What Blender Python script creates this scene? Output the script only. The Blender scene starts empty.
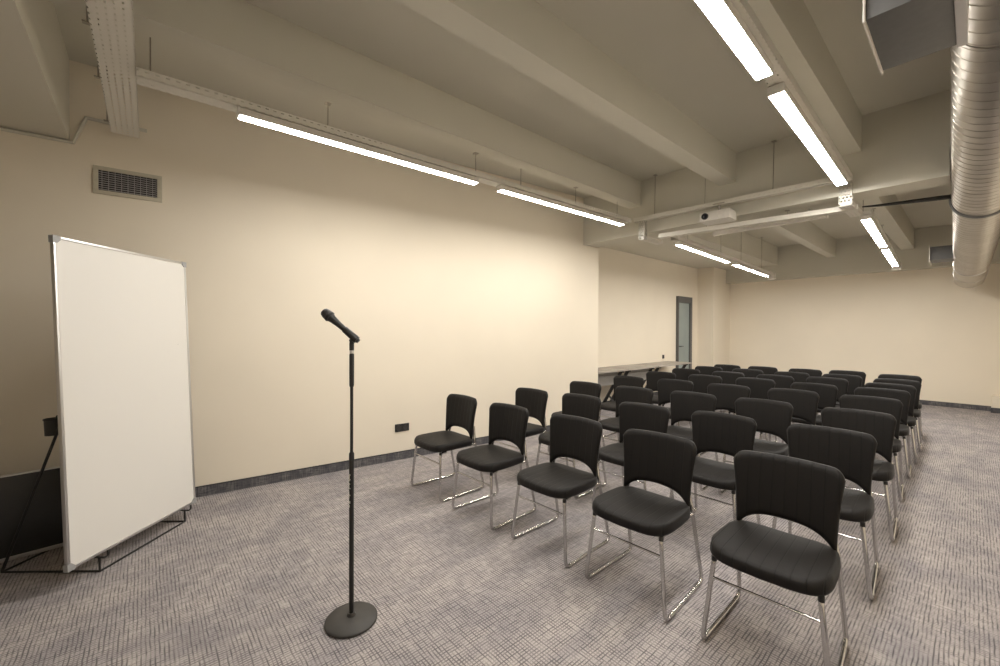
import bpy, bmesh, math, random
from mathutils import Vector, Matrix
random.seed(7)
PI = math.pi
S = bpy.context.scene
C = S.collection

# ------------------------------------------------------------------ materials
def new_mat(name, col, rough=.6, metal=0., spec=.5):
    m = bpy.data.materials.new(name); m.use_nodes = True
    b = m.node_tree.nodes['Principled BSDF']
    b.inputs['Base Color'].default_value = (*col, 1); b.inputs['Roughness'].default_value = rough
    b.inputs['Metallic'].default_value = metal; b.inputs['Specular IOR Level'].default_value = spec
    return m
def N(m, t, **kw):
    n = m.node_tree.nodes.new(t)
    for k, v in kw.items():
        if k in n.inputs: n.inputs[k].default_value = v
        else: setattr(n, k, v)
    return n
def L(m, a, b): m.node_tree.links.new(a, b)
def bsdf(m): return m.node_tree.nodes['Principled BSDF']
def math_node(m, op, a, b=None, c=None):
    n = N(m, 'ShaderNodeMath'); n.operation = op
    for i, v in enumerate((a, b, c)):
        if v is None: continue
        if isinstance(v, (int, float)): n.inputs[i].default_value = v
        else: L(m, v, n.inputs[i])
    return n.outputs[0]
def coords(m):
    tc = N(m, 'ShaderNodeTexCoord'); s = N(m, 'ShaderNodeSeparateXYZ'); L(m, tc.outputs['Object'], s.inputs[0])
    return tc.outputs['Object'], s.outputs
def noise(m, vec, scale, detail=2., rough=.5, stretch=None):
    n = N(m, 'ShaderNodeTexNoise'); n.inputs['Scale'].default_value = scale
    n.inputs['Detail'].default_value = detail; n.inputs['Roughness'].default_value = rough
    if stretch:
        mp = N(m, 'ShaderNodeMapping'); mp.inputs['Scale'].default_value = stretch
        L(m, vec, mp.inputs[0]); vec = mp.outputs[0]
    L(m, vec, n.inputs['Vector']); return n.outputs['Fac']
def ramp(m, fac, stops):
    r = N(m, 'ShaderNodeValToRGB'); e = r.color_ramp.elements
    while len(e) < len(stops): e.new(.5)
    for el, (p, c) in zip(e, stops): el.position = p; el.color = (*c, 1)
    L(m, fac, r.inputs[0]); return r.outputs[0]
def mixc(m, f, a, b, mode='MIX'):
    n = N(m, 'ShaderNodeMix', data_type='RGBA', blend_type=mode)
    for i, v in ((0, f), (6, a), (7, b)):
        if isinstance(v, (int, float)): n.inputs[i].default_value = v
        elif isinstance(v, tuple): n.inputs[i].default_value = (*v, 1)
        else: L(m, v, n.inputs[i])
    return n.outputs[2]
def bump(m, h, strength=.3, dist=.002):
    b = N(m, 'ShaderNodeBump'); b.inputs['Strength'].default_value = strength; b.inputs['Distance'].default_value = dist
    L(m, h, b.inputs['Height']); L(m, b.outputs[0], bsdf(m).inputs['Normal'])

def plaster(name, col, rough=.75):
    m = new_mat(name, col, rough, 0, .25); v, s = coords(m)
    n1 = noise(m, v, .8, 3); n2 = noise(m, v, 160, 2)
    c = ramp(m, n1, [(.3, tuple(x*.96 for x in col)), (.7, tuple(min(1, x*1.03) for x in col))])
    L(m, c, bsdf(m).inputs['Base Color']); bump(m, n2, .12, .001); return m
WALL = (.81, .735, .61); CEIL = (.63, .605, .525)
M_wall = plaster('wall_paint', WALL)
M_ceil = plaster('ceiling_paint', CEIL)

def carpet(name, light, dark, blue):
    m = new_mat(name, light, .95, 0, .1); v, s = coords(m)
    wob = noise(m, v, 9, 2)
    # threads in both directions, dashed by stretched noise
    def threads(axis, other, period, seed, str_):
        x = math_node(m, 'ADD', math_node(m, 'DIVIDE', s[axis], period), math_node(m, 'MULTIPLY', wob, .7))
        f = math_node(m, 'FRACT', x)
        tri = math_node(m, 'ABSOLUTE', math_node(m, 'SUBTRACT', f, .5))       # 0 in the line centre
        line = math_node(m, 'SUBTRACT', 1., math_node(m, 'MULTIPLY', tri, 3.0)); line = math_node(m, 'MAXIMUM', line, 0.)
        st = (18, 130, 1) if axis == 1 else (130, 18, 1)
        d = noise(m, v, 1., 2, .6, tuple(q*.55 for q in st))
        d = math_node(m, 'MULTIPLY', math_node(m, 'SUBTRACT', d, .30), 3.6)
        d = math_node(m, 'MINIMUM', math_node(m, 'MAXIMUM', d, 0.), 1.)
        return math_node(m, 'MULTIPLY', math_node(m, 'MULTIPLY', line, d), str_)
    a = threads(0, 1, .0150, 1, .92); b = threads(1, 0, .0160, 2, .88)
    t = math_node(m, 'MAXIMUM', a, b)
    blot = noise(m, v, 2.6, 4, .62); fine = noise(m, v, 260, 2)
    base = mixc(m, ramp(m, fine, [(.3, (0, 0, 0)), (.7, (1, 1, 1))]), tuple(x*.82 for x in light), tuple(min(1, x*1.15) for x in light))
    base = mixc(m, ramp(m, blot, [(.42, (0, 0, 0)), (.66, (.6, .6, .6))]), base, blue)
    # broad bands of the carpet planks
    band = noise(m, v, 1., 2, .5, (7., 1.1, 1)); base = mixc(m, ramp(m, band, [(.45, (0, 0, 0)), (.62, (.35, .35, .35))]), base, blue)
    c = mixc(m, t, base, dark)
    L(m, c, bsdf(m).inputs['Base Color'])
    bump(m, math_node(m, 'SUBTRACT', fine, t), .5, .003); return m
M_carpet = carpet('carpet_weave', (.51, .463, .442), (.05, .046, .055), (.275, .258, .275))

def skirting_mat():
    m = new_mat('carpet_skirting', (.1, .1, .11), .9, 0, .1); v, s = coords(m)
    n1 = noise(m, v, 1, 2, .6, (150, 150, 12)); n2 = noise(m, v, 1, 2, .6, (12, 12, 160)); n3 = noise(m, v, 7, 2)
    a = ramp(m, n1, [(.42, (.075, .075, .085)), (.6, (.23, .215, .21))]); b = ramp(m, n2, [(.4, (.06, .06, .07)), (.6, (.2, .19, .19))])
    c = mixc(m, .5, a, b); c = mixc(m, ramp(m, n3, [(.4, (0, 0, 0)), (.6, (.6, .6, .6))]), c, (.07, .07, .08))
    L(m, c, bsdf(m).inputs['Base Color']); return m
M_skirt = skirting_mat()
M_skirt_edge = new_mat('skirting_edge', (.03, .028, .03), .7)

def fabric(name, col):
    m = new_mat(name, col, .62, 0, .25); v, s = coords(m)
    n = noise(m, v, 420, 2)
    f = math_node(m, 'FRACT', math_node(m, 'ADD', math_node(m, 'DIVIDE', s[0], .052), .5))
    seam = math_node(m, 'MAXIMUM', math_node(m, 'SUBTRACT', 1., math_node(m, 'MULTIPLY', math_node(m, 'ABSOLUTE', math_node(m, 'SUBTRACT', f, .5)), 16.)), 0.)
    f2 = math_node(m, 'FRACT', math_node(m, 'DIVIDE', s[0], .0085))
    rib = math_node(m, 'ABSOLUTE', math_node(m, 'SUBTRACT', f2, .5))
    c = mixc(m, seam, ramp(m, n, [(.3, tuple(x*.85 for x in col)), (.7, tuple(x*1.2 for x in col))]), tuple(x*.35 for x in col))
    L(m, c, bsdf(m).inputs['Base Color'])
    h = math_node(m, 'SUBTRACT', math_node(m, 'ADD', math_node(m, 'MULTIPLY', n, .12), math_node(m, 'MULTIPLY', rib, .12)), seam)
    bump(m, h, .55, .0025)
    bsdf(m).inputs['Sheen Weight'].default_value = .06; bsdf(m).inputs['Sheen Roughness'].default_value = .4
    return m
M_fabric = fabric('black_upholstery', (.0078, .0064, .0056))
def metal(name, col, rough, var=.1):
    m = new_mat(name, col, rough, 1.); v, s = coords(m); n = noise(m, v, 40, 3)
    L(m, ramp(m, n, [(.3, (rough*(1-var),)*3), (.7, (rough*(1+var),)*3)]), bsdf(m).inputs['Roughness']); return m
M_chrome = metal('chrome', (.58, .57, .565), .16)
M_alu = metal('aluminium', (.62, .61, .60), .38)
def painted(name, col, rough=.45, spec=.5):
    m = new_mat(name, col, rough, 0, spec); v, s = coords(m); n = noise(m, v, 30, 3)
    L(m, ramp(m, n, [(.3, tuple(x*.94 for x in col)), (.7, tuple(min(1, x*1.05) for x in col))]), bsdf(m).inputs['Base Color']); return m
M_black = painted('black_metal', (.014, .0135, .013), .5)
M_blackplastic = painted('black_plastic', (.018, .017, .017), .45)
M_steel_base = painted('grey_black_steel', (.040, .037, .034), .55)
M_whiteboard = new_mat('whiteboard_surface', (.74, .72, .68), .28)
M_greyplastic = painted('grey_plastic', (.34, .34, .34), .5)
M_white = painted('white_painted_steel', (.70, .66, .60), .5)
M_whiteplastic = painted('white_plastic', (.74, .71, .66), .4)
M_greenish = painted('dark_green_plastic', (.012, .035, .028), .4)
M_darkpanel = painted('dark_panel', (.028, .027, .026), .32)
M_doorframe = painted('dark_grey_door_frame', (.10, .098, .095), .5)
M_ductgrey = painted('grey_duct_sheet', (.13, .13, .13), .55)
M_dark = painted('dark_interior', (.012, .012, .014), .8)
M_ventframe = painted('vent_frame_paint', (.52, .48, .38), .5)
M_louver = painted('vent_louver_grey', (.33, .32, .32), .45)
M_rod = metal('zinc_rod', (.42, .39, .34), .45)
def frosted():
    m = new_mat('frosted_door_glass', (.30, .35, .34), .35, 0, .5); v, s = coords(m); n = noise(m, v, 1.5, 2)
    L(m, ramp(m, n, [(.3, (.25, .295, .285)), (.7, (.33, .37, .35))]), bsdf(m).inputs['Base Color']); return m
M_frost = frosted()
def wood(name):
    m = new_mat(name, (.3, .26, .22), .5, 0, .4); v, s = coords(m)
    n = noise(m, v, 1, 4, .6, (30, 2.2, 30))
    L(m, ramp(m, n, [(.3, (.22, .195, .165)), (.55, (.34, .305, .265)), (.75, (.40, .365, .32))]), bsdf(m).inputs['Base Color']); return m
M_wood = wood('grey_oak_laminate')
M_modesty = painted('grey_modesty_panel', (.27, .255, .235), .5)
def perforated(name='perforated_white_steel', swap=False, px=.046, pr=.031, hx_=.21, hy_=.15, col=(.72, .69, .62)):
    m = new_mat(name, col, .5); v, s = coords(m)
    if swap: s = [s[1], s[0], s[2]]
    x = math_node(m, 'FRACT', math_node(m, 'DIVIDE', s[0], px))
    u = math_node(m, 'ADD', s[1], s[2])
    row = math_node(m, 'DIVIDE', u, pr)
    odd = math_node(m, 'MULTIPLY', math_node(m, 'FLOORED_MODULO', math_node(m, 'FLOOR', row), 2.), .5)
    x2 = math_node(m, 'FRACT', math_node(m, 'ADD', math_node(m, 'DIVIDE', s[0], px), odd))
    y = math_node(m, 'FRACT', row)
    hx = math_node(m, 'LESS_THAN', math_node(m, 'ABSOLUTE', math_node(m, 'SUBTRACT', x2, .5)), hx_)
    hy = math_node(m, 'LESS_THAN', math_node(m, 'ABSOLUTE', math_node(m, 'SUBTRACT', y, .5)), hy_)
    hole = math_node(m, 'MULTIPLY', hx, hy)
    t = N(m, 'ShaderNodeBsdfTransparent'); mx = N(m, 'ShaderNodeMixShader')
    out = m.node_tree.nodes['Material Output']
    L(m, hole, mx.inputs[0]); L(m, bsdf(m).outputs[0], mx.inputs[1]); L(m, t.outputs[0], mx.inputs[2]); L(m, mx.outputs[0], out.inputs[0])
    return m
M_perf = perforated()
M_perf_step = perforated('perforated_step_steel', True, .028, .030, .32, .27, (.46, .44, .39))
def spiral():
    m = metal('galvanised_spiral_duct', (.60, .56, .50), .33, .12); v, s = coords(m)
    n = noise(m, v, 5, 4); L(m, ramp(m, n, [(.3, (.42, .39, .35)), (.7, (.52, .49, .45))]), bsdf(m).inputs['Base Color']); return m
M_duct = spiral()
def emit(name, col, st):
    m = new_mat(name, (.9, .9, .88), .4); b = bsdf(m)
    b.inputs['Emission Color'].default_value = (*col, 1); b.inputs['Emission Strength'].default_value = st; return m
M_tube = emit('lit_diffuser', (1., .955, .885), 66.)

# ------------------------------------------------------------------ mesh helpers
def bm_box(bm, x0, x1, y0, y1, z0, z1, bev=0.):
    r = bmesh.ops.create_cube(bm, size=1.)
    vs = r['verts']
    bmesh.ops.scale(bm, vec=(abs(x1-x0), abs(y1-y0), abs(z1-z0)), verts=vs)
    bmesh.ops.translate(bm, vec=((x0+x1)/2, (y0+y1)/2, (z0+z1)/2), verts=vs)
    if bev > 0:
        es = list({e for v in vs for e in v.link_edges})
        bmesh.ops.bevel(bm, geom=es, offset=bev, segments=2, affect='EDGES', profile=.6)
    return vs
def bm_prism(bm, pts, z0, z1):
    b = [bm.verts.new((x, y, z0)) for x, y in pts]; t = [bm.verts.new((x, y, z1)) for x, y in pts]
    n = len(pts); bm.faces.new(list(reversed(b))); bm.faces.new(t)
    for i in range(n): bm.faces.new((b[i], b[(i+1) % n], t[(i+1) % n], t[i]))
def fillet(pts, r, k=5):
    P = [Vector(p) for p in pts]; out = [P[0]]
    for i in range(1, len(P)-1):
        a, b, c = P[i-1], P[i], P[i+1]
        d1 = (a-b); d2 = (c-b); rr = min(r, d1.length*.48, d2.length*.48)
        p0 = b+d1.normalized()*rr; p1 = b+d2.normalized()*rr
        for j in range(k+1):
            t = j/k; out.append(p0*(1-t)**2+b*2*t*(1-t)+p1*t*t)
    out.append(P[-1]); return out
def bm_tube(bm, pts, rad, sides=10, caps=True):
    P = [Vector(p) for p in pts]; rads = rad if isinstance(rad, (list, tuple)) else [rad]*len(P)
    t0 = (P[1]-P[0]).normalized(); up = Vector((0, 0, 1)) if abs(t0.z) < .9 else Vector((1, 0, 0))
    n = t0.cross(up).normalized(); rings = []
    for i, p in enumerate(P):
        if i == 0: t = P[1]-P[0]
        elif i == len(P)-1: t = P[-1]-P[-2]
        else: t = (P[i+1]-P[i]).normalized()+(P[i]-P[i-1]).normalized()
        t.normalize(); n = (n-t*n.dot(t)).normalized(); b = t.cross(n)
        rings.append([bm.verts.new(p+(n*math.cos(2*PI*j/sides)+b*math.sin(2*PI*j/sides))*rads[i]) for j in range(sides)])
    for a, b in zip(rings, rings[1:]):
        for j in range(sides): bm.faces.new((a[j], a[(j+1) % sides], b[(j+1) % sides], b[j]))
    if caps: bm.faces.new(list(reversed(rings[0]))); bm.faces.new(rings[-1])
def bm_lathe(bm, prof, seg=32, M=None):
    rings = []
    for r, z in prof:
        if r < 1e-6: rings.append([bm.verts.new((0, 0, z))])
        else: rings.append([bm.verts.new((r*math.cos(2*PI*j/seg), r*math.sin(2*PI*j/seg), z)) for j in range(seg)])
    for a, b in zip(rings, rings[1:]):
        for j in range(seg):
            k = (j+1) % seg
            if len(a) == 1 and len(b) == 1: continue
            if len(a) == 1: bm.faces.new((a[0], b[k], b[j]))
            elif len(b) == 1: bm.faces.new((a[j], a[k], b[0]))
            else: bm.faces.new((a[j], a[k], b[k], b[j]))
    if M is not None: bmesh.ops.transform(bm, matrix=M, verts=[v for r in rings for v in r])
def obj(name, bm, mat, parent=None, smooth=False, angle=None):
    bmesh.ops.recalc_face_normals(bm, faces=bm.faces)
    me = bpy.data.meshes.new(name); bm.to_mesh(me); bm.free()
    if smooth:
        for p in me.polygons: p.use_smooth = True
        if angle: me.set_sharp_from_angle(angle=math.radians(angle))
    mats = mat if isinstance(mat, (list, tuple)) else [mat]
    for q in mats: me.materials.append(q)
    o = bpy.data.objects.new(name, me); C.objects.link(o)
    if parent: o.parent = parent
    return o
def box(name, dims, mat, parent=None, bev=0.):
    bm = bmesh.new(); bm_box(bm, *dims, bev); return obj(name, bm, mat, parent, bev > 0, 35)
def tube(name, pts, rad, mat, parent=None, sides=10):
    bm = bmesh.new(); bm_tube(bm, pts, rad, sides); return obj(name, bm, mat, parent, True, 50)
def tag(o, label, cat, group=None):
    o['label'] = label; o['category'] = cat
    if group: o['group'] = group
    return o
def thing(name, label, cat, loc=(0, 0, 0), rot=(0, 0, 0), group=None):
    o = bpy.data.objects.new(name, None); C.objects.link(o); o.location = loc; o.rotation_euler = rot
    o.empty_display_size = .1
    return tag(o, label, cat, group)
def struct(o, label=None):
    o['kind'] = 'structure'
    if label: o['label'] = label
    return o
def copy_tree(root):
    r = root.copy(); C.objects.link(r)
    for ch in root.children:
        c = ch.copy(); C.objects.link(c); c.parent = r
        for g in ch.children:
            d = g.copy(); C.objects.link(d); d.parent = c
    return r

# ------------------------------------------------------------------ room shell
SLAB = 3.46; RIB = 3.13; YF = -3.0; YB = 11.7
def wl(y): return -3.857-(5.39-y)*.1016           # face of the near left wall
XR0, XR1 = .62, .52                                # right wall at y=YF and y=YB
def xr(y): return XR0+(XR1-XR0)*(y-YF)/(YB-YF)
struct(box('floor', (-5.2, 1.2, YF-.1, YB+.1, -.1, 0.), M_carpet), 'grey woven carpet floor')
struct(box('ceiling', (-5.2, 1.2, YF-.1, YB+.1, SLAB, SLAB+.15), M_ceil), 'olive grey painted concrete ceiling')
def wall(name, pts, label, mat=M_wall, z0=0, z1=SLAB):
    bm = bmesh.new(); bm_prism(bm, pts, z0, z1); return struct(obj(name, bm, mat), label)
wall('wall_left', [(wl(5.39), 5.39), (wl(YF), YF), (-5.1, YF), (-5.1, 5.39)], 'cream wall on the left')
wall('wall_recess', [(-4.6, 5.39), (-4.6, YB), (-5.1, YB), (-5.1, 5.39)], 'cream wall set back behind the tables')
wall('wall_return', [(-4.21, 10.65), (-4.21, YB), (-4.6, YB), (-4.6, 10.65)], 'cream wall step beside the glass door')
wall('wall_back', [(-5.1, YB), (1.1, YB), (1.1, YB+.15), (-5.1, YB+.15)], 'cream wall at the far end')
wall('wall_right', [(XR0, YF), (1.1, YF), (1.1, YB), (XR1, YB)], 'cream wall on the right')
wall('wall_front', [(-5.1, YF-.15), (1.1, YF-.15), (1.1, YF), (-5.1, YF)], 'cream wall behind the viewer')
wall('wall_right_ledge', [(.235, 11.5), (.235, YB), (.6, YB), (.6, 11.5)], 'low cream ledge in the far right corner', z1=.30)
# beams
def beam(dims, label): return struct(box('ceiling_beam', dims, M_ceil), label)
beam((-4.9, 1.0, -1.1, -.42, 2.86, SLAB), 'cross beam over the whiteboard')
bm = bmesh.new(); bm_box(bm, -4.9, -.135, 5.05, 5.37, 2.75, SLAB); bm_box(bm, -.135, 1., 5.05, 5.37, 2.99, SLAB)
struct(obj('ceiling_beam', bm, M_ceil), 'cross beam in the middle of the room')
beam((-4.6, 1.0, 11.42, YB, 2.69, SLAB), 'cross beam along the far wall')
for x0, x1, t in ((-3.12, -2.94, 'left'), (-1.94, -1.765, 'middle'), (-.86, -.69, 'right')):
    beam((x0, x1, -.42, 5.05, RIB, SLAB), t+' ceiling rib of the near half')
beam((-2.12, -1.97, 5.37, 11.42, 3.08, SLAB), 'middle ceiling rib of the far half')
beam((-.95, -.76, 5.37, 11.42, 3.08, SLAB), 'right ceiling rib of the far half')
beam((-4.6, -3.06, 5.37, 11.42, 3.03, SLAB), 'wide soffit over the recess')
# thin cable trunking following the wall under the front beam
ua = math.atan2(1, .1016)                         # direction of the near left wall
def on_wall(y, z, off=0.): return Vector((wl(y)+off, y-off*.1016, z))
tr = [on_wall(-1.6, 2.845, .01), on_wall(-.40, 2.845, .01), on_wall(-.33, 3.05, .01), on_wall(.02, 3.05, .01)]
bm = bmesh.new(); bm_tube(bm, tr, .014, 6); struct(obj('trim_1', bm, M_ceil), 'thin cable trunking along the top of the left wall')

# baseboards of carpet strips with a dark top edge
def baseboard(name, a, b, n_side, h=.085, t=.012, seg=.42, label=None):
    a = Vector((*a, 0)); b = Vector((*b, 0)); d = (b-a); Ln = d.length; d.normalize(); nn = Vector((-d.y, d.x, 0))*n_side
    bm = bmesh.new(); x = 0
    def slab(x0, x1, z0, z1, tt, mi):
        nf = len(bm.faces)
        p = [a+d*x0, a+d*x1, a+d*x1+nn*tt, a+d*x0+nn*tt]
        bm_prism(bm, [(q.x, q.y) for q in p], z0, z1)
        bm.faces.ensure_lookup_table()
        for f in bm.faces[nf:]: f.material_index = mi
    while x < Ln-.01:
        w = min(seg, Ln-x); slab(x+.002, x+w-.002, .001, h, t, 0); x += w
    slab(0, Ln, h, h+.006, t+.002, 1); slab(0, Ln, .001, h-.002, t*.4, 1)
    return struct(obj(name, bm, [M_skirt, M_skirt_edge]), label)
baseboard('baseboard_left', (wl(YF), YF), (wl(5.39), 5.39), -1, label='dark woven carpet skirting on the left wall')
baseboard('baseboard_recess', (-4.6, 5.4), (-4.6, 9.4), -1)
baseboard('baseboard_return', (-4.21, 10.65), (-4.21, YB), -1)
baseboard('baseboard_back', (-4.2, YB), (.235, YB), -1, label='dark woven carpet skirting on the far wall')
baseboard('baseboard_ledge', (.225, 11.5), (.53, 11.5), -1)
baseboard('baseboard_right', (XR0, YF), (xr(11.48), 11.48), 1)

# glass door in the recess
d = bpy.data.objects.new('door_1', None); C.objects.link(d); d.location = (-4.6, 9.5, 0); struct(d, 'narrow frosted glass door in a dark grey frame')
bm = bmesh.new()
bm_box(bm, 0, .06, 0, .04, 0, 2.27, .003); bm_box(bm, 0, .06, .62, .73, 0, 2.27, .003); bm_box(bm, 0, .06, .04, .62, 2.12, 2.27, .003)
struct(obj('door_frame', bm, M_doorframe, d))
bm = bmesh.new(); bm_box(bm, .005, .03, .04, .62, .01, 2.12); struct(obj('door_glass', bm, M_frost, d))
h = bmesh.new(); bm_tube(h, fillet([(.03, .10, 1.08), (.08, .10, 1.08), (.08, .22, 1.08)], .02), .010, 8); struct(obj('door_handle', h, M_blackplastic, d, True))

# ------------------------------------------------------------------ wall fittings
ROTW = math.atan2(1, .1016)                       # local X along the wall, local -Y into the room
def wall_thing(name, label, cat, y, z, group=None):
    p = on_wall(y, z); return thing(name, label, cat, p, (0, 0, ROTW), group)
v = wall_thing('air_vent', 'beige framed air grille high on the left wall above the whiteboard', 'vent', -.09, 2.597)
bm = bmesh.new(); W2, H2, fw = .205, .107, .030
bm_box(bm, -W2, W2, -.014, 0, H2-fw, H2, .002); bm_box(bm, -W2, W2, -.014, 0, -H2, -H2+fw, .002)
bm_box(bm, -W2, -W2+fw, -.014, 0, -H2+fw, H2-fw, .002); bm_box(bm, W2-fw, W2, -.014, 0, -H2+fw, H2-fw, .002)
obj('frame', bm, M_ventframe, v, True, 35)
box('backing', (-W2+fw-.002, W2-fw+.002, -.002, 0, -H2+fw-.002, H2-fw+.002), M_dark, v)
bm = bmesh.new()
for i in range(9):
    z = -H2+fw+.008+i*.0165
    vs = bm_box(bm, -W2+fw, W2-fw, -.011, -.003, z-.0026, z+.0026)
for i in range(9):
    x = -W2+fw+.02+i*.0376
    bm_box(bm, x-.0016, x+.0016, -.010, -.003, -H2+fw, H2-fw)
obj('louvers', bm, M_louver, v)
def socket(label, y, z, n, wallx=None):
    if wallx is None: s = wall_thing('wall_socket', label, 'socket', y, z)
    else: s = thing('wall_socket', label, 'socket', (wallx, y, z), (0, 0, PI/2))
    w = .041*n
    box('cover_plate', (-w, w, -.010, 0, -.043, .043), M_blackplastic, s, .003)
    for i in range(n):
        cx = -w+.041+i*.082
        bm = bmesh.new(); bm_lathe(bm, [(0, 0), (.021, 0), (.024, .004), (.029, .004), (.029, 0)], 20, Matrix.Translation((cx, -.0105, 0)) @ Matrix.Rotation(PI/2, 4, 'X'))
        bm_box(bm, cx-.035, cx+.035, -.012, -.0095, -.036, -.033); bm_box(bm, cx-.035, cx+.035, -.012, -.0095, .033, .036)
        obj('outlet', bm, M_steel_base, s, True, 30)
    return s
socket('black double power socket low on the left wall beside the first chair', 2.18, .355, 2)
socket('small black switch plate on the recess wall beside the glass door', 8.9, .86, 1, -4.6)

# ------------------------------------------------------------------ chairs
def rounded_slab(outline, levels, n=48):
    bm = bmesh.new(); rings = []
    for sc, z in levels:
        if sc == 0: rings.append([bm.verts.new((0, 0, z(0, 0) if callable(z) else z))])
        else:
            rg = []
            for j in range(n):
                x, y = outline(2*PI*j/n); x *= sc; y *= sc
                rg.append(bm.verts.new((x, y, z)))
            rings.append(rg)
    for a, b in zip(rings, rings[1:]):
        for j in range(n):
            k = (j+1) % n
            if len(a) == 1: bm.faces.new((a[0], b[k], b[j]))
            elif len(b) == 1: bm.faces.new((a[j], a[k], b[0]))
            else: bm.faces.new((a[j], a[k], b[k], b[j]))
    return bm
def seat_outline(t):
    c, s = math.cos(t), math.sin(t); e = 2/5.6
    x = math.copysign(abs(c)**e, c); y = math.copysign(abs(s)**e, s)
    hw = .237-.012*(y+1)/2
    return x*hw*(1-.05*y*y), y*.208+(-.016*(1-x*x) if y < 0 else .012*(1-x*x))
SEAT_Z = .408
def seat_mesh():
    lv = [(0, SEAT_Z+.010), (.5, SEAT_Z+.008), (.93, SEAT_Z+.006), (.985, SEAT_Z+.011), (1., SEAT_Z+.022), (.997, SEAT_Z+.040), (.985, SEAT_Z+.050), (.955, SEAT_Z+.0555), (.89, SEAT_Z+.058), (.6, SEAT_Z+.059), (.3, SEAT_Z+.059), (0, SEAT_Z+.059)]
    bm = rounded_slab(seat_outline, lv, 56)
    for q in bm.verts:                            # waterfall front, slight rise to the back, dished middle
        if q.co.y < -.13: q.co.z -= (-.13-q.co.y)**2*1.1
        q.co.y -= .055
        if q.co.z > SEAT_Z+.05: q.co.z += .010*(q.co.x/.22)**2
    return bm
def back_mesh():
    nu, nv = 30, 18; bm = bmesh.new(); G = {}
    for side in (0, 1):
        for i in range(nu+1):
            # denser near the edges
            u = math.sin((i/nu-.5)*PI)*.55+(i/nu-.5)*2*.45
            au = abs(u)
            zt = .830-.008*u*u-.044*max(0, (au-.74)/.26)**2.6
            zb = .538-.028*au**2-.062*au**4.5+.010*max(0, (au-.93)/.07)**2
            for j in range(nv+1):
                vv = j/nv
                z = zb+(zt-zb)*vv
                q = (z-.44)/.388
                hw = .203+.006*max(q, 0)+.027*max(q, 0)**2.2
                x = u*hw
                y = .118+.055*q+.030*(q-.5)**2-.034*u*u*(.5+.5*q)
                ed = min(1., min((1-au)*hw, (zt-z)+.001, (z-zb)+.001)/.020)
                th = .016*math.sqrt(max(0, 1-(1-ed)**2))+.0025
                G[side, i, j] = bm.verts.new((x, y+(th if side else -th), z))
    for side in (0, 1):
        for i in range(nu):
            for j in range(nv):
                f = (G[side, i, j], G[side, i+1, j], G[side, i+1, j+1], G[side, i, j+1]); bm.faces.new(f if side == 0 else f[::-1])
    for i in range(nu):
        for j in (0, nv):
            bm.faces.new((G[0, i, j], G[0, i+1, j], G[1, i+1, j], G[1, i, j]))
    for j in range(nv):
        for i in (0, nu):
            bm.faces.new((G[0, i, j], G[0, i, j+1], G[1, i, j+1], G[1, i, j]))
    return bm
def make_chair():
    t = thing('conference_chair', 'chair', 'chair')
    obj('seat', seat_mesh(), M_fabric, t, True)
    obj('backrest', back_mesh(), M_fabric, t, True)
    for s in (-1, 1):
        X = .2*s
        path = fillet([(X*.94, -.16, .398), (X*.98, -.222, .402), (X*1.18, -.255, .0105), (X*1.12, .235, .0105), (X*1.02, .138, .44), (X*.84, .158, .57)], .045, 6)
        lg = tube('sled_leg', path, .0105, M_chrome, t, 10)
        for g0, g1 in ((.165, .20), (-.20, -.165)):
            tube('glide', [(X*(1.151-.122*g0), g0, .0115), (X*(1.151-.122*g1), g1, .0115)], .0114, M_chrome, lg, 10)
        bm = bmesh.new(); bm_tube(bm, [(X*.985, -.2215, .41), (X*.987, -.2225, .388)], .0120, 10)
        obj('sleeve', bm, M_blackplastic, lg, True, 40)
    tube('front_stretcher', [(-.2075, -.230, .312), (.2075, -.230, .312)], .0055, M_chrome, t, 8)
    tube('seat_crossbar', fillet([(-.206, .142, .418), (-.19, .09, .402), (.19, .09, .402), (.206, .142, .418)], .03), .0085, M_chrome, t, 8)
    return t
BT = [
[(-3.078, 2.242), (-2.554, 2.411), (-1.796, 2.285), (-1.213, 2.312), (-0.581, 2.348)],
[(-3.033, 3.096), (-2.451, 3.182), (-1.802, 3.193), (-1.211, 3.279), (-0.584, 3.326)],
[(-3.03, 4.006), (-2.423, 4.075), (-1.828, 4.179), (-1.221, 4.235), (-0.583, 4.255)],
[(-3.045, 4.977), (-2.452, 5.094), (-1.831, 5.116), (-1.236, 5.221), (-0.625, 5.23)],
[(-3.062, 5.899), (-2.448, 5.957), (-1.855, 6.081), (-1.223, 6.03), (-0.634, 6.068)],
[(-3.06, 6.706), (-2.427, 6.733), (-1.812, 6.743), (-1.27, 6.95), (-0.629, 6.712)],
[(-3.001, 7.45), (-2.395, 7.46), (-1.787, 7.45), (-1.222, 7.60), (-0.633, 7.40)],
[(-2.94, 8.10), (-2.388, 8.18), (-1.788, 8.22), (-1.283, 8.40), (-0.67, 8.206)]]
FRONT = [(-3.148, 2.115, 0), (-2.502, 2.13, 0), (-1.846, 2.175, 0), (-1.228, 2.187, 0), (-.588, 2.222, 0)]
YAW = {(0, 0): 1, (0, 1): 2, (0, 2): 1.5, (0, 3): 2, (0, 4): 2.5}
ROWN = ['front row', 'second row', 'third row', 'fourth row', 'fifth row', 'sixth row', 'seventh row', 'back row']
COLN = ['at the left wall end of the {}', 'second from the left wall in the {}', 'in the middle of the {}', 'second from the open aisle in the {}', 'at the open aisle end of the {}']
chair = make_chair(); first = True
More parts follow.
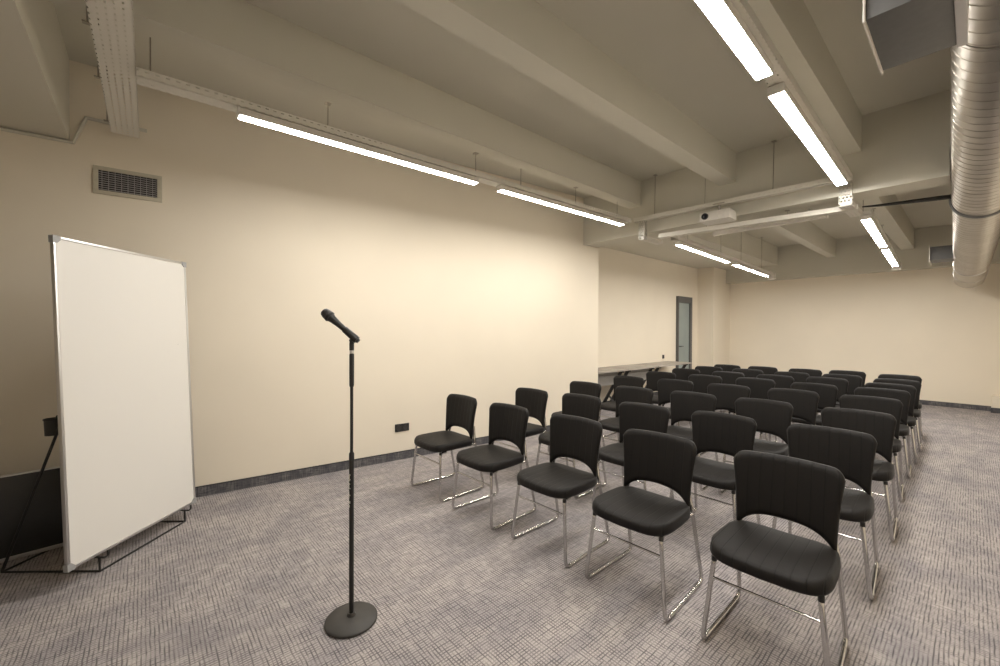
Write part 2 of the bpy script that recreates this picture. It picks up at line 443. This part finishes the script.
for r, row in enumerate(BT):
    for c, (x, y) in enumerate(row):
        o = chair if first else copy_tree(chair); first = False
        a = math.radians(YAW.get((r, c), 2.5 + random.uniform(-1.5, 1.5)))
        back = .155 if r else .14
        o.location = (x-.006, y-back, 0); o.rotation_euler = (0, 0, a)
        if r == 0: o.location = FRONT[c]
        o['label'] = 'black padded chrome chair '+COLN[c].format(ROWN[r])
        o['category'] = 'chair'; o['group'] = 'conference chairs in rows'

# ------------------------------------------------------------------ microphone stand
mx, my = -2.014, .776
ms = thing('microphone_stand', 'black straight microphone stand with round base on the open carpet', 'microphone stand', (mx, my, 0))
bm = bmesh.new(); bm_lathe(bm, [(0, 0), (.118, 0), (.124, .004), (.124, .014), (.118, .020), (.06, .027), (.022, .031), (.017, .045), (0, .045)], 56)
obj('base', bm, M_steel_base, ms, True, 40)
bm = bmesh.new(); bm_lathe(bm, [(0, .03), (.0115, .03), (.0115, .80), (0, .80)], 20); lt = obj('lower_tube', bm, M_black, ms, True, 40)
bm = bmesh.new(); bm_lathe(bm, [(.0115, .80), (.0125, .80), (.0125, .835), (.009, .842), (.0085, .842)], 20); obj('clutch_collar', bm, M_blackplastic, ms, True, 30)
bm = bmesh.new(); bm_lathe(bm, [(.0075, .80), (.0075, 1.18), (0, 1.18)], 16); obj('upper_tube', bm, M_black, ms, True, 40)
bm = bmesh.new(); bm_lathe(bm, [(.007, 1.165), (.0105, 1.168), (.0115, 1.18), (.0115, 1.325), (.010, 1.33), (0, 1.33)], 20); obj('grip', bm, M_blackplastic, ms, True, 30)
bm = bmesh.new(); bm_lathe(bm, [(0, 1.331), (.0105, 1.331), (.0105, 1.347), (0, 1.347)], 20); x = obj('thread_ring', bm, M_alu, ms, True, 30); x['label'] = 'silver thread ring'
# unreadable pale maker's marking printed up the lower tube, on the side towards the board
bm = bmesh.new(); rad = .0118
ang0 = math.atan2(-.95, .30)
for z0, z1, a0, a1 in ((.70, .735, -.5, .1), (.705, .712, .1, .45), (.728, .735, .1, .45), (.662, .69, -.5, -.1), (.662, .667, -.1, .45), (.683, .69, -.1, .3), (.615, .648, -.5, -.15), (.628, .634, -.15, .4), (.59, .602, -.5, .4), (.57, .582, -.5, .1)):
    k = 4
    for i in range(k):
        b0 = ang0+a0+(a1-a0)*i/k; b1 = ang0+a0+(a1-a0)*(i+1)/k
        vs = [bm.verts.new((rad*math.cos(b), rad*math.sin(b), z)) for b, z in ((b0, z0), (b1, z0), (b1, z1), (b0, z1))]; bm.faces.new(vs)
lm = obj('lettering', bm, M_white, lt); lm['label'] = 'pale printed marking on the tube'
# clip: tapering cradle behind the handle
dirm = Vector((-.656*.76, -.755*.76, .65)).normalized()
piv = Vector((0, 0, 1.396))
side = Vector((.755, -.656, 0))
bm = bmesh.new(); bm_lathe(bm, [(0, 1.347), (.011, 1.347), (.0115, 1.383), (.009, 1.398), (0, 1.40)], 18)
bm_tube(bm, [piv-side*.012, piv+side*.012], .009, 12)
obj('swivel', bm, M_blackplastic, ms, True, 40)
Rm = dirm.to_track_quat('Z', 'Y').to_matrix().to_4x4()
org = piv+Vector((.656, .755, 0))*.000+Vector((0, 0, .012))
bm = bmesh.new(); bm_lathe(bm, [(.012, -.035), (.0175, -.035), (.0185, -.02), (.0165, .045), (.0145, .05), (.013, .05)], 24, Matrix.Translation(org+Vector((0, 0, .012))) @ Rm)
obj('clip', bm, M_blackplastic, ms, True, 40)
mic = thing('microphone', 'black handheld microphone held tilted in the stand clip', 'microphone', Vector((mx, my, 0))+org+Vector((0, 0, .012)))
mic.rotation_euler = Rm.to_euler()
bm = bmesh.new(); bm_lathe(bm, [(0, -.045), (.0105, -.045), (.0115, -.04), (.0125, .03), (.0150, .09), (.0195, .125), (.0225, .135), (0, .135)], 28)
obj('handle', bm, M_blackplastic, mic, True, 35)
def grille():
    m = new_mat('microphone_mesh', (.05, .048, .05), .45, .6); v, s = coords(m)
    vo = N(m, 'ShaderNodeTexVoronoi'); vo.inputs['Scale'].default_value = 420; L(m, v, vo.inputs['Vector'])
    L(m, ramp(m, vo.outputs['Distance'], [(.25, (.012, .012, .012)), (.55, (.09, .085, .085))]), bsdf(m).inputs['Base Color']); bump(m, vo.outputs['Distance'], .6, .001); return m
bm = bmesh.new(); bm_lathe(bm, [(.0225, .135), (.0255, .139), (.0265, .150), (.0250, .166), (.0205, .181), (.0150, .186), (0, .187)], 28)
obj('mesh_grille', bm, grille(), mic, True, 60)
bm = bmesh.new(); bm_lathe(bm, [(.0225, .137), (.0268, .139), (.0275, .144), (.0268, .149), (.0225, .151)], 28); obj('grille_ring', bm, M_black, mic, True, 40)

# ------------------------------------------------------------------ whiteboard on its wire easel
BL = Vector((-3.275, -.321, .10)); e = Vector((-.7385, .6743, 0)).normalized(); nb = Vector((-e.y, e.x, 0))
if nb.x > 0: nb = -nb                               # away from the camera
tl = math.radians(2.4); wup = Vector((0, 0, 1))*math.cos(tl)+nb*math.sin(tl); wn = -nb*math.cos(tl)+Vector((0, 0, 1))*math.sin(tl)
BW, BH = .925, 1.865
mat = Matrix(((e.x, -wn.x, wup.x, BL.x), (e.y, -wn.y, wup.y, BL.y), (e.z, -wn.z, wup.z, BL.z), (0, 0, 0, 1)))
wb = thing('whiteboard', 'tall blank whiteboard with thin aluminium frame leaning on a wire easel', 'whiteboard'); wb.matrix_world = mat
box('writing_surface', (.012, BW-.012, 0.004, .014, .012, BH-.012), M_whiteboard, wb)
bm = bmesh.new()
for d in ((0, .016, 0, .022, .03, BH-.03), (BW-.016, BW, 0, .022, .03, BH-.03), (.03, BW-.03, 0, .022, 0, .016), (.03, BW-.03, 0, .022, BH-.016, BH)): bm_box(bm, *d, .003)
obj('frame', bm, M_alu, wb, True, 35)
for cx in (0, 1):
    for cz in (0, 1):
        x0 = cx*(BW-.034); z0 = cz*(BH-.034)
        bm = bmesh.new(); s0 = 1 if cx == 0 else -1; t0 = 1 if cz == 0 else -1
        ox = -.003 if cx == 0 else BW+.003; oz = -.003 if cz == 0 else BH+.003
        pts = [(0, 0), (.040, 0), (.040, .022), (.022, .040), (0, .040)]
        f = [(ox+s0*a, oz+t0*b) for a, b in pts]
        lo = [bm.verts.new((a, -.002, b)) for a, b in f]; hi = [bm.verts.new((a, .025, b)) for a, b in f]
        bm.faces.new(lo); bm.faces.new(hi[::-1])
        for i in range(5): bm.faces.new((lo[i], lo[(i+1) % 5], hi[(i+1) % 5], hi[i]))
        obj('corner_cap', bm, M_greyplastic, wb)
# easel (world coordinates, root at its front rail)
F1 = Vector((-3.394, -.201, 0)); F2 = Vector((-3.863, .229, 0)); B1 = Vector((-3.755, -.639, 0)); B2 = B1+(F2-F1)
ez = thing('easel', 'black wire easel carrying the whiteboard', 'easel', F1)
def lc(p): return Vector(p)-F1
rr = .006; zf = Vector((0, 0, rr))
tube('front_rail', [lc(F1)+zf, lc(F2)+zf], rr, M_black, ez, 8)
tube('rear_rail', [lc(B1)+zf, lc(B2)+zf], rr, M_black, ez, 8)
tube('side_rail', [lc(F1)+zf, lc(B1)+zf], rr, M_black, ez, 8)
tube('side_rail', [lc(F2)+zf, lc(B2)+zf], rr, M_black, ez, 8)
Bz = Vector((0, 0, 1)); out = -nb
lean = Vector((.176, .234, .785)); tops = []
for F, B in ((F1, B1), (F2, B2)):
    low = Vector((F.x, F.y, .088))+nb*.004
    tube('post', [lc(F)+zf, lc(low)], rr, M_black, ez, 8)
    tube('ledge_arm', [lc(low+nb*.03), lc(low+out*.034)], rr, M_black, ez, 8)
    tube('lip', fillet([lc(low+out*.030), lc(low+out*.030+e*.022), lc(low+out*.030+e*.022+Bz*.032)], .006, 3), rr*.85, M_black, ez, 8)
    top = B+lean*1.70; tops.append(top)
    tube('rear_leg', [lc(B)+zf, lc(top)], .0075, M_black, ez, 8)
    tube('upright', [lc(low+nb*.034), lc(top)], rr, M_black, ez, 8)
tube('top_bar', [lc(tops[0]), lc(tops[1])], rr, M_black, ez, 8)
# pen cup hanging on the near rear leg
CP = Vector((-3.600, -.412, .858))
cup = thing('pen_cup', 'small black mesh pen cup clipped to the easel leg behind the whiteboard', 'cup', CP)
bm = bmesh.new(); bm_lathe(bm, [(0, -.045), (.036, -.045), (.040, .05), (.042, .052), (.042, .048), (.037, .046), (.034, -.041), (0, -.041)], 24); obj('holder', bm, M_steel_base, cup, True, 40)
bm = bmesh.new(); bm_lathe(bm, [(.0405, .046), (.0435, .047), (.0435, .053), (.0405, .054)], 24); obj('rim', bm, M_black, cup, True, 40)
mk = thing('marker_pen', 'dark green marker leaning in the mesh cup', 'pen', CP+Vector((.0, .0, -.035)), (math.radians(-12), math.radians(8), 0))
bm = bmesh.new(); bm_lathe(bm, [(0, 0), (.009, 0), (.009, .07), (.0065, .075), (0, .075)], 14); obj('barrel', bm, M_greenish, mk, True, 40)
bm = bmesh.new(); bm_lathe(bm, [(0, .073), (.0098, .073), (.0095, .105), (.007, .11), (0, .11)], 14); obj('cap', bm, M_greenish, mk, True, 40)
# dark framed panel on the floor behind the board
pa = Vector((-3.80, -1.40, 0)); pb = Vector((-3.985, .10, 0)); pd = (pb-pa); pl = pd.length; pd.normalize()
dp = thing('low_panel', 'low dark panel with pale edge strips standing on the floor behind the whiteboard', 'panel', pa, (0, math.radians(0), math.atan2(pd.y, pd.x)))
box('panel_board', (0, pl, 0, .025, .035, .535), M_darkpanel, dp, .002)
bm = bmesh.new(); bm_box(bm, 0, pl, -.002, .027, .534, .542, .001); bm_box(bm, 0, pl, -.004, .029, .012, .034, .002); obj('edge_strip', bm, M_alu, dp)
for xx in (.12, pl-.12): box('foot', (xx-.02, xx+.02, 0, .20, 0, .014), M_black, dp, .003)

# ------------------------------------------------------------------ folding tables in the recess
def make_table(y0, y1, label, panel, legs):
    t = thing('folding_table', label, 'table', (-4.55, y0, 0), group='tables in the recess')
    ln = y1-y0
    box('table_top', (0, .54, .004, ln-.004, .733, .760), M_wood, t, .003)
    if panel: box('modesty_panel', (.40, .418, legs[0]-y0+.03, legs[1]-y0-.03, .50, .715), M_modesty, t, .002)
    for ly in legs:
        q = ly-y0
        bm = bmesh.new(); s = .016
        bm_tube(bm, [(.06, q, .035), (.46, q, .72)], .032, 4); lg = None
        bm_tube(bm, [(.04, q, .034), (.50, q, .034)], .024, 4)
        bm_tube(bm, [(.42, q, .035), (.20, q, .28)], .018, 4)
        bm_box(bm, .26, .51, q-.022, q+.022, .705, .733)
        lg = obj('leg', bm, M_black, t)
        bm = bmesh.new()
        for fx in (.06, .48): bm_lathe(bm, [(0, 0), (.018, 0), (.018, .012), (.008, .016), (0, .016)], 14, Matrix.Translation((fx, q, 0)))
        obj('leveller', bm, M_black, lg, True, 40)
    return t
make_table(5.42, 6.52, 'grey topped folding table with slanted black legs nearest the wall corner', True, (5.56, 6.40))
make_table(6.53, 7.58, 'grey topped folding table between the two other recess tables', True, (6.62, 7.46))
make_table(7.59, 9.03, 'grey topped folding table nearest the glass door', False, (7.72, 8.90))

# ------------------------------------------------------------------ trays, lights, projector, ductwork
def xform(a, b):
    a = Vector(a); b = Vector(b); d = (b-a); ln = d.length
    rz = math.atan2(d.y, d.x); ry = -math.asin(d.z/ln); return a, ln, (0, ry, rz)
def tray_mesh(bm, x0, x1, w, h, lid=True):
    t = .002
    bm_box(bm, x0, x1, -w/2, w/2, 0, t); bm_box(bm, x0, x1, -w/2, -w/2+t, t, h); bm_box(bm, x0, x1, w/2-t, w/2, t, h)
    bm_box(bm, x0, x1, -w/2, -w/2+.012, h-t, h); bm_box(bm, x0, x1, w/2-.012, w/2, h-t, h)
def tray(label, a, b, w, h, rods=(), ztop=SLAB, name='cable_tray'):
    a, ln, rot = xform(a, b)
    t = thing(name, label, 'cable tray', a, rot, 'perforated cable trays')
    bm = bmesh.new(); tray_mesh(bm, 0, ln, w, h); obj('channel', bm, M_perf, t)
    for q, zt in rods:
        x = q*ln; top = zt-a.z-(0)
        bm = bmesh.new(); bm_tube(bm, [(x, w/2+.012, h*.4), (x, w/2+.012, top)], .004, 6)
        bm_box(bm, x-.012, x+.012, w/2-.002, w/2+.03, h*.4-.003, h*.4+.003); bm_box(bm, x-.02, x+.02, w/2-.01, w/2+.034, top-.006, top)
        obj('hanger', bm, M_rod, t)
    return t
ZT = 2.86                                             # underside of the near trays
ZL = 2.80                                             # lit faces of the near lights
def strip(label, a, b, w=.072, h=.05):
    """strip light between two ends given at the lit lower face"""
    a, ln, rot = xform(a, b)
    t = thing('strip_light', label, 'ceiling light', a, rot, 'ceiling strip lights')
    bm = bmesh.new(); bm_box(bm, 0, ln, -w/2, w/2, .004, h, .0015); obj('housing', bm, M_white, t, True, 35)
    # shallow trough shaped diffuser
    bm = bmesh.new(); prof = [(-w/2*.95, .004), (-w/2*.93, .0015), (-w/2*.8, 0), (w/2*.8, 0), (w/2*.93, .0015), (w/2*.95, .004)]
    A = [bm.verts.new((.006, y, z)) for y, z in prof]; B = [bm.verts.new((ln-.006, y, z)) for y, z in prof]
    for i in range(5): bm.faces.new((A[i], A[i+1], B[i+1], B[i]))
    bm.faces.new(A); bm.faces.new(B[::-1]); bm.faces.new((A[0], A[-1], B[-1], B[0]))
    obj('diffuser', bm, M_tube, t)
    for x0 in (-.004, ln-.006): box('end_cap', (x0, x0+.010, -w/2-.002, w/2+.002, .001, h+.002), M_whiteplastic, t, .002)
    return t
def P2(a, b, f): return tuple(a[i]+(b[i]-a[i])*f for i in range(3))
# left line (near): runs at a slight angle, like the wall
LA = (-3.075, .453); LB = (-2.963, 4.633)
def lline(y): return LA[0]+(LB[0]-LA[0])*(y-LA[1])/(LB[1]-LA[1])
strip('strip light along the left, first from the whiteboard', (lline(.453), .453, ZL), (lline(2.323)-.0, 2.323, ZL))
strip('strip light along the left, just before the cross beam', (lline(2.60), 2.60, ZL), (lline(4.633), 4.633, ZL))
tray('perforated tray carrying the left strip lights of the near half', (lline(-.03)-.03, -.03, ZT), (lline(4.80)-.02, 4.80, ZT), .105, .05,
     [(.012, SLAB), (.22, RIB), (.50, RIB), (.62, SLAB), (.80, RIB), (.97, SLAB)])
tray('wide perforated tray over the whiteboard ending at the left wall', (-.15, -.135, 2.915), (-4.22, -.105, 2.915), .16, .055, [(.22, SLAB), (.40, SLAB), (.66, SLAB), (.80, SLAB), (.965, SLAB)])
# right line (near)
def rl(y): return -.723-.0265*(y-1.9)
strip('strip light on the right, nearest the viewer', (rl(.30), .30, ZL), (rl(2.50), 2.50, ZL), .08)
strip('strip light on the right, between the near one and the cross beam', (rl(2.72), 2.72, ZL), (rl(4.86), 4.86, ZL), .08)
tray('perforated tray carrying the right strip lights of the near half', (rl(-.35)+.012, -.35, ZT), (rl(4.98)+.012, 4.98, ZT), .10, .05, [(.45, RIB), (.62, RIB), (.82, RIB), (.96, RIB)])
# hidden third line? none: only the two lines are there
# steps under the beam: perforated elbow pieces
def elbow(label, x, y0, y1, z0, z1, w):
    t = thing('tray_step', label, 'cable tray', (x, y0, z1), (0, 0, PI/2), 'stepped tray pieces')
    bm = bmesh.new(); bm_box(bm, 0, .07, -w/2, w/2, 0, z0-z1+.045, .003); obj('riser', bm, M_perf_step, t)
    bm = bmesh.new(); bm_box(bm, .071, y1-y0, -w/2, w/2, 0, .05, .003); obj('lower_run', bm, M_perf, t)
    return t
ZT2 = 2.685; ZL2 = 2.63
elbow('perforated stepped tray piece under the cross beam on the left', -2.84, 4.90, 5.38, ZT, 2.64, .085)
elbow('perforated stepped tray piece under the cross beam on the right', -.80, 5.02, 5.58, ZT, 2.64, .10)
# far half
def l2(y): return -2.672-.0535*(y-5.55)
strip('strip light along the left, first beyond the cross beam', (l2(5.55), 5.55, ZL2), (l2(7.62), 7.62, ZL2))
strip('strip light along the left, last before the far wall', (l2(7.98), 7.98, ZL2), (l2(10.15), 10.15, ZL2))
tray('perforated tray carrying the left strip lights of the far half', (l2(5.45), 5.45, ZT2), (l2(10.5), 10.5, ZT2), .10, .05, [(.12, 3.46), (.40, 3.46), (.62, 3.46), (.9, 3.46)])
def r2(y): return -.748-.039*(y-5.75)
strip('strip light on the right, first beyond the cross beam', (r2(5.75), 5.75, ZL2), (r2(7.82), 7.82, ZL2), .08)
strip('strip light on the right, last before the far wall', (r2(8.08), 8.08, ZL2), (r2(10.25), 10.25, ZL2), .08)
tray('perforated tray carrying the right strip lights of the far half', (r2(5.6)+.0, 5.6, ZT2), (r2(10.5), 10.5, ZT2), .10, .05, [(.12, 3.08), (.35, 3.08), (.6, 3.08), (.9, 3.08)])
for lab, x, y in (('white end box closing the left far tray', l2(10.5), 10.505), ('white end box closing the right far tray', r2(10.5), 10.505)):
    t = thing('tray_end_box', lab, 'box', (x, y, 2.60), (0, 0, 0), 'tray end boxes')
    bm = bmesh.new(); bm_box(bm, -.07, .07, 0, .10, 0, .13, .006); obj('casing', bm, M_white, t, True, 35)
    box('cover', (-.055, .055, .0, .085, -.006, .0), M_whiteplastic, t, .002)
# cross trays
tray('slim perforated tray crossing the room in front of the cross beam', (-2.955, 4.93, 2.885), (-.86, 4.93, 2.855), .075, .05, [(.12, SLAB), (.42, SLAB), (.75, SLAB)])
tray('perforated tray crossing the room beneath the cross beam', (-2.64, 5.00, 2.635), (-.74, 5.26, 2.635), .09, .05, [(.28, 2.75), (.7, 2.75)])
# white bar behind the lower cross tray
t = thing('screen_case', 'long white bar hanging under the cross beam behind the projector', 'screen case', (-2.10, 5.33, 2.625))
bm = bmesh.new(); bm_box(bm, 0, 1.10, -.03, .03, 0, .055, .012); obj('case', bm, M_whiteplastic, t, True, 35)
for x in (-.012, 1.10): box('end_cap', (x, x+.012, -.033, .033, -.003, .058), M_white, t, .003)
for x in (.15, .95): tube('bracket', [(x, 0, .05), (x, 0, .125)], .008, M_rod, t, 8)
# projector hung before the beam
pj = thing('projector', 'white projector with a round black lens hung below the cross tray', 'projector', (-2.06, 4.80, 2.69), (0, 0, math.radians(2)))
bm = bmesh.new()
pts = [(0, 0), (.36, 0), (.36, .23), (0, .23)]
vs = bm_box(bm, 0, .32, 0, .23, 0, .105, .012); obj('body', bm, M_whiteplastic, pj, True, 35)
bm = bmesh.new(); bm_lathe(bm, [(.036, 0), (.036, .012), (.032, .014), (.028, .006), (.012, .004), (0, .003)], 28, Matrix.Translation((.062, .002, .055)) @ Matrix.Rotation(PI/2, 4, 'X')); ln_ = obj('lens', bm, M_blackplastic, pj, True, 40)
bm = bmesh.new(); bm_lathe(bm, [(.024, .0055), (.018, .011), (.009, .014), (0, .015)], 24, Matrix.Translation((.062, .002, .055)) @ Matrix.Rotation(PI/2, 4, 'X')); obj('lens_glass', bm, new_mat('lens_glass', (.02, .02, .03), .05), ln_, True, 60)
bm = bmesh.new(); bm_tube(bm, [(.18, .11, .105), (.18, .11, .20)], .014, 10); bm_box(bm, .10, .24, .10, .12, .104, .112); bm_tube(bm, [(.12, .11, .112), (.06, .06, .105)], .005, 6); bm_tube(bm, [(.24, .11, .112), (.28, .06, .105)], .005, 6); bm_box(bm, .12, .24, .07, .15, .190, .198)
obj('ceiling_mount', bm, M_rod, pj, True, 40)
# black cable from the right step piece to the duct
bm = bmesh.new(); pts = [(-.73, 5.42, 2.695), (-.62, 5.50, 2.70), (-.40, 5.62, 2.712), (-.20, 5.72, 2.722), (-.03, 5.80, 2.73)]
bm_tube(bm, pts, [.007, .012, .018, .022, .022], 8); o = obj('hanging_cable', bm, M_black, None, True, 60); tag(o, 'black cable strung from the right tray to the round duct', 'cable')

# spiral duct
def duct_axis(): return [Vector((.155, -.30, 2.93)), Vector((.118, 2.8, 2.87)), Vector((.05, 5.9, 2.72))], [Vector((.05, 5.9, 2.72)), Vector((-.045, 11.1, 2.42))]
ax1, ax2 = duct_axis()
du = thing('air_duct', 'large round galvanised spiral duct along the right wall', 'air duct', (0, 0, 0))
def spiral_tube(bm, a, b, r, pitch=.105, seg=40, ridge=.004):
    a = Vector(a); b = Vector(b); d = b-a; ln = d.length; d.normalize(); n = d.cross(Vector((0, 0, 1))).normalized(); m = d.cross(n)
    prof = [(0, ridge), (.03, ridge), (.06, 0), (.5, 0), (.94, 0), (.97, ridge)]; np_ = len(prof)
    turns = int(ln/pitch)+2; V = {}
    for i in range(-np_, turns*np_):
        q, h = prof[i % np_]; base = i//np_
        for j in range(seg):
            sx = pitch*(base+q+j/seg); sx = min(max(sx, 0), ln); th = 2*PI*j/seg
            V[i, j] = bm.verts.new(a+d*sx+(n*math.cos(th)+m*math.sin(th))*(r+h))
    for i in range(-np_, turns*np_-1):
        for j in range(seg):
            if j < seg-1: k1, k2 = (i, j+1), (i+1, j+1)
            else: k1, k2 = (i+np_, 0), (i+1+np_, 0)
            if k1 in V and k2 in V: bm.faces.new((V[i, j], k1 and V[k1], V[k2], V[i+1, j]))
    bmesh.ops.remove_doubles(bm, verts=bm.verts, dist=1e-5)
    bmesh.ops.dissolve_degenerate(bm, dist=1e-6, edges=bm.edges)
R_D = .195
for i, (a, b, pt) in enumerate(((ax1[0], ax1[1], .105), (ax1[1], ax1[2], .105), (ax2[0], ax2[0]+(ax2[1]-ax2[0])*.72, .105))):
    bm = bmesh.new(); spiral_tube(bm, a, b, R_D if i < 2 else R_D-.006, pt, ridge=.0025); obj('duct_section', bm, M_duct, du, True, 28)
a = ax2[0]+(ax2[1]-ax2[0])*.72; bm = bmesh.new(); bm_tube(bm, [a, ax2[1], ax2[1]+(ax2[1]-a).normalized()*.001], [R_D-.004, R_D-.004, R_D-.03], 40); obj('plain_end', bm, M_duct, du, True, 40)
def ring(c, d, r, w, name, mat_):
    d = d.normalized(); bm = bmesh.new(); bm_tube(bm, [c-d*w, c-d*w*.3, c+d*w*.3, c+d*w], [r-.012, r, r, r-.012], 44); return obj(name, bm, mat_, du, True, 40)
ring(ax1[2], ax2[1]-ax2[0], R_D+.016, .03, 'clamp_ring', M_ductgrey)
ring(a, ax2[1]-ax2[0], R_D+.003, .012, 'joint_band', M_alu); ring(a+(ax2[1]-a)*.55, ax2[1]-ax2[0], R_D+.002, .010, 'joint_band', M_alu)
# branch boxes with grilles
def branch(label, x0, x1, y0, y1, z0, z1, fl):
    t = thing('duct_branch', label, 'air duct', (x0, y0, z0), group='rectangular duct outlets')
    w, l, h = x1-x0, y1-y0, z1-z0
    box('body', (.012, w-.03, 0, l, 0, h), M_ductgrey, t, .002)
    bm = bmesh.new(); bm_box(bm, w-.03, w, -.008, l+.008, -.008, h+.008, .002); obj('collar', bm, M_alu, t)
    bm = bmesh.new()
    bm_box(bm, .005, .012, -fl, 0.02, -fl, h+fl, .002); bm_box(bm, .005, .012, l-.02, l+fl, -fl, h+fl, .002); bm_box(bm, .005, .012, .02, l-.02, -fl, .02, .002); bm_box(bm, .005, .012, .02, l-.02, h-.02, h+fl, .002)
    obj('flange', bm, M_white, t)
    bm = bmesh.new()
    for i in range(8):
        z = .03+(h-.06)*i/7; bm_box(bm, .006, .011, .02, l-.02, z-.003, z+.003)
    obj('louvers', bm, M_louver, t)
branch('grey rectangular outlet box on the near end of the round duct', -.275, -.02, 1.98, 2.42, 2.58, 2.88, .014)
branch('small grey outlet box near the far end of the round duct', -.42, -.15, 8.5, 8.9, 2.475, 2.66, .03)
# duct hangers
for y in (3.6, 7.4):
    f = (y-2.8)/3.1 if y < 5.9 else 0
    c = ax1[1].lerp(ax1[2], f) if y < 5.9 else ax2[0].lerp(ax2[1], (y-5.9)/5.1)
    tube('drop_rod', [(c.x+.02, c.y, c.z+R_D-.01), (c.x+.02, c.y, SLAB-.004)], .005, M_rod, du, 6)

# ------------------------------------------------------------------ world, camera, colour
w = bpy.data.worlds.new('World'); S.world = w; w.use_nodes = True
w.node_tree.nodes['Background'].inputs[0].default_value = (.02, .02, .02, 1)
cam = bpy.data.cameras.new('Camera'); co = bpy.data.objects.new('Camera', cam); C.objects.link(co)
cam.sensor_width = 36; cam.lens = 410/1000*36; cam.clip_start = .02; cam.clip_end = 100
r = Vector((0.655403545112944, 0.7552689503403861, 0.0038737198035844007)); u = Vector((-0.007929243213221582, 0.0017520408212256377, 0.9999670281839429)); f = Vector((-0.755237260836256, 0.6554126509342738, -0.00713700496405737))
co.matrix_world = Matrix(((r.x, u.x, -f.x, 0), (r.y, u.y, -f.y, 0), (r.z, u.z, -f.z, 1.45), (0, 0, 0, 1)))
S.camera = co
S.view_settings.view_transform = 'Standard'; S.view_settings.look = 'None'; S.view_settings.gamma = 1.; S.view_settings.use_curve_mapping = False
S.view_settings.exposure = .40
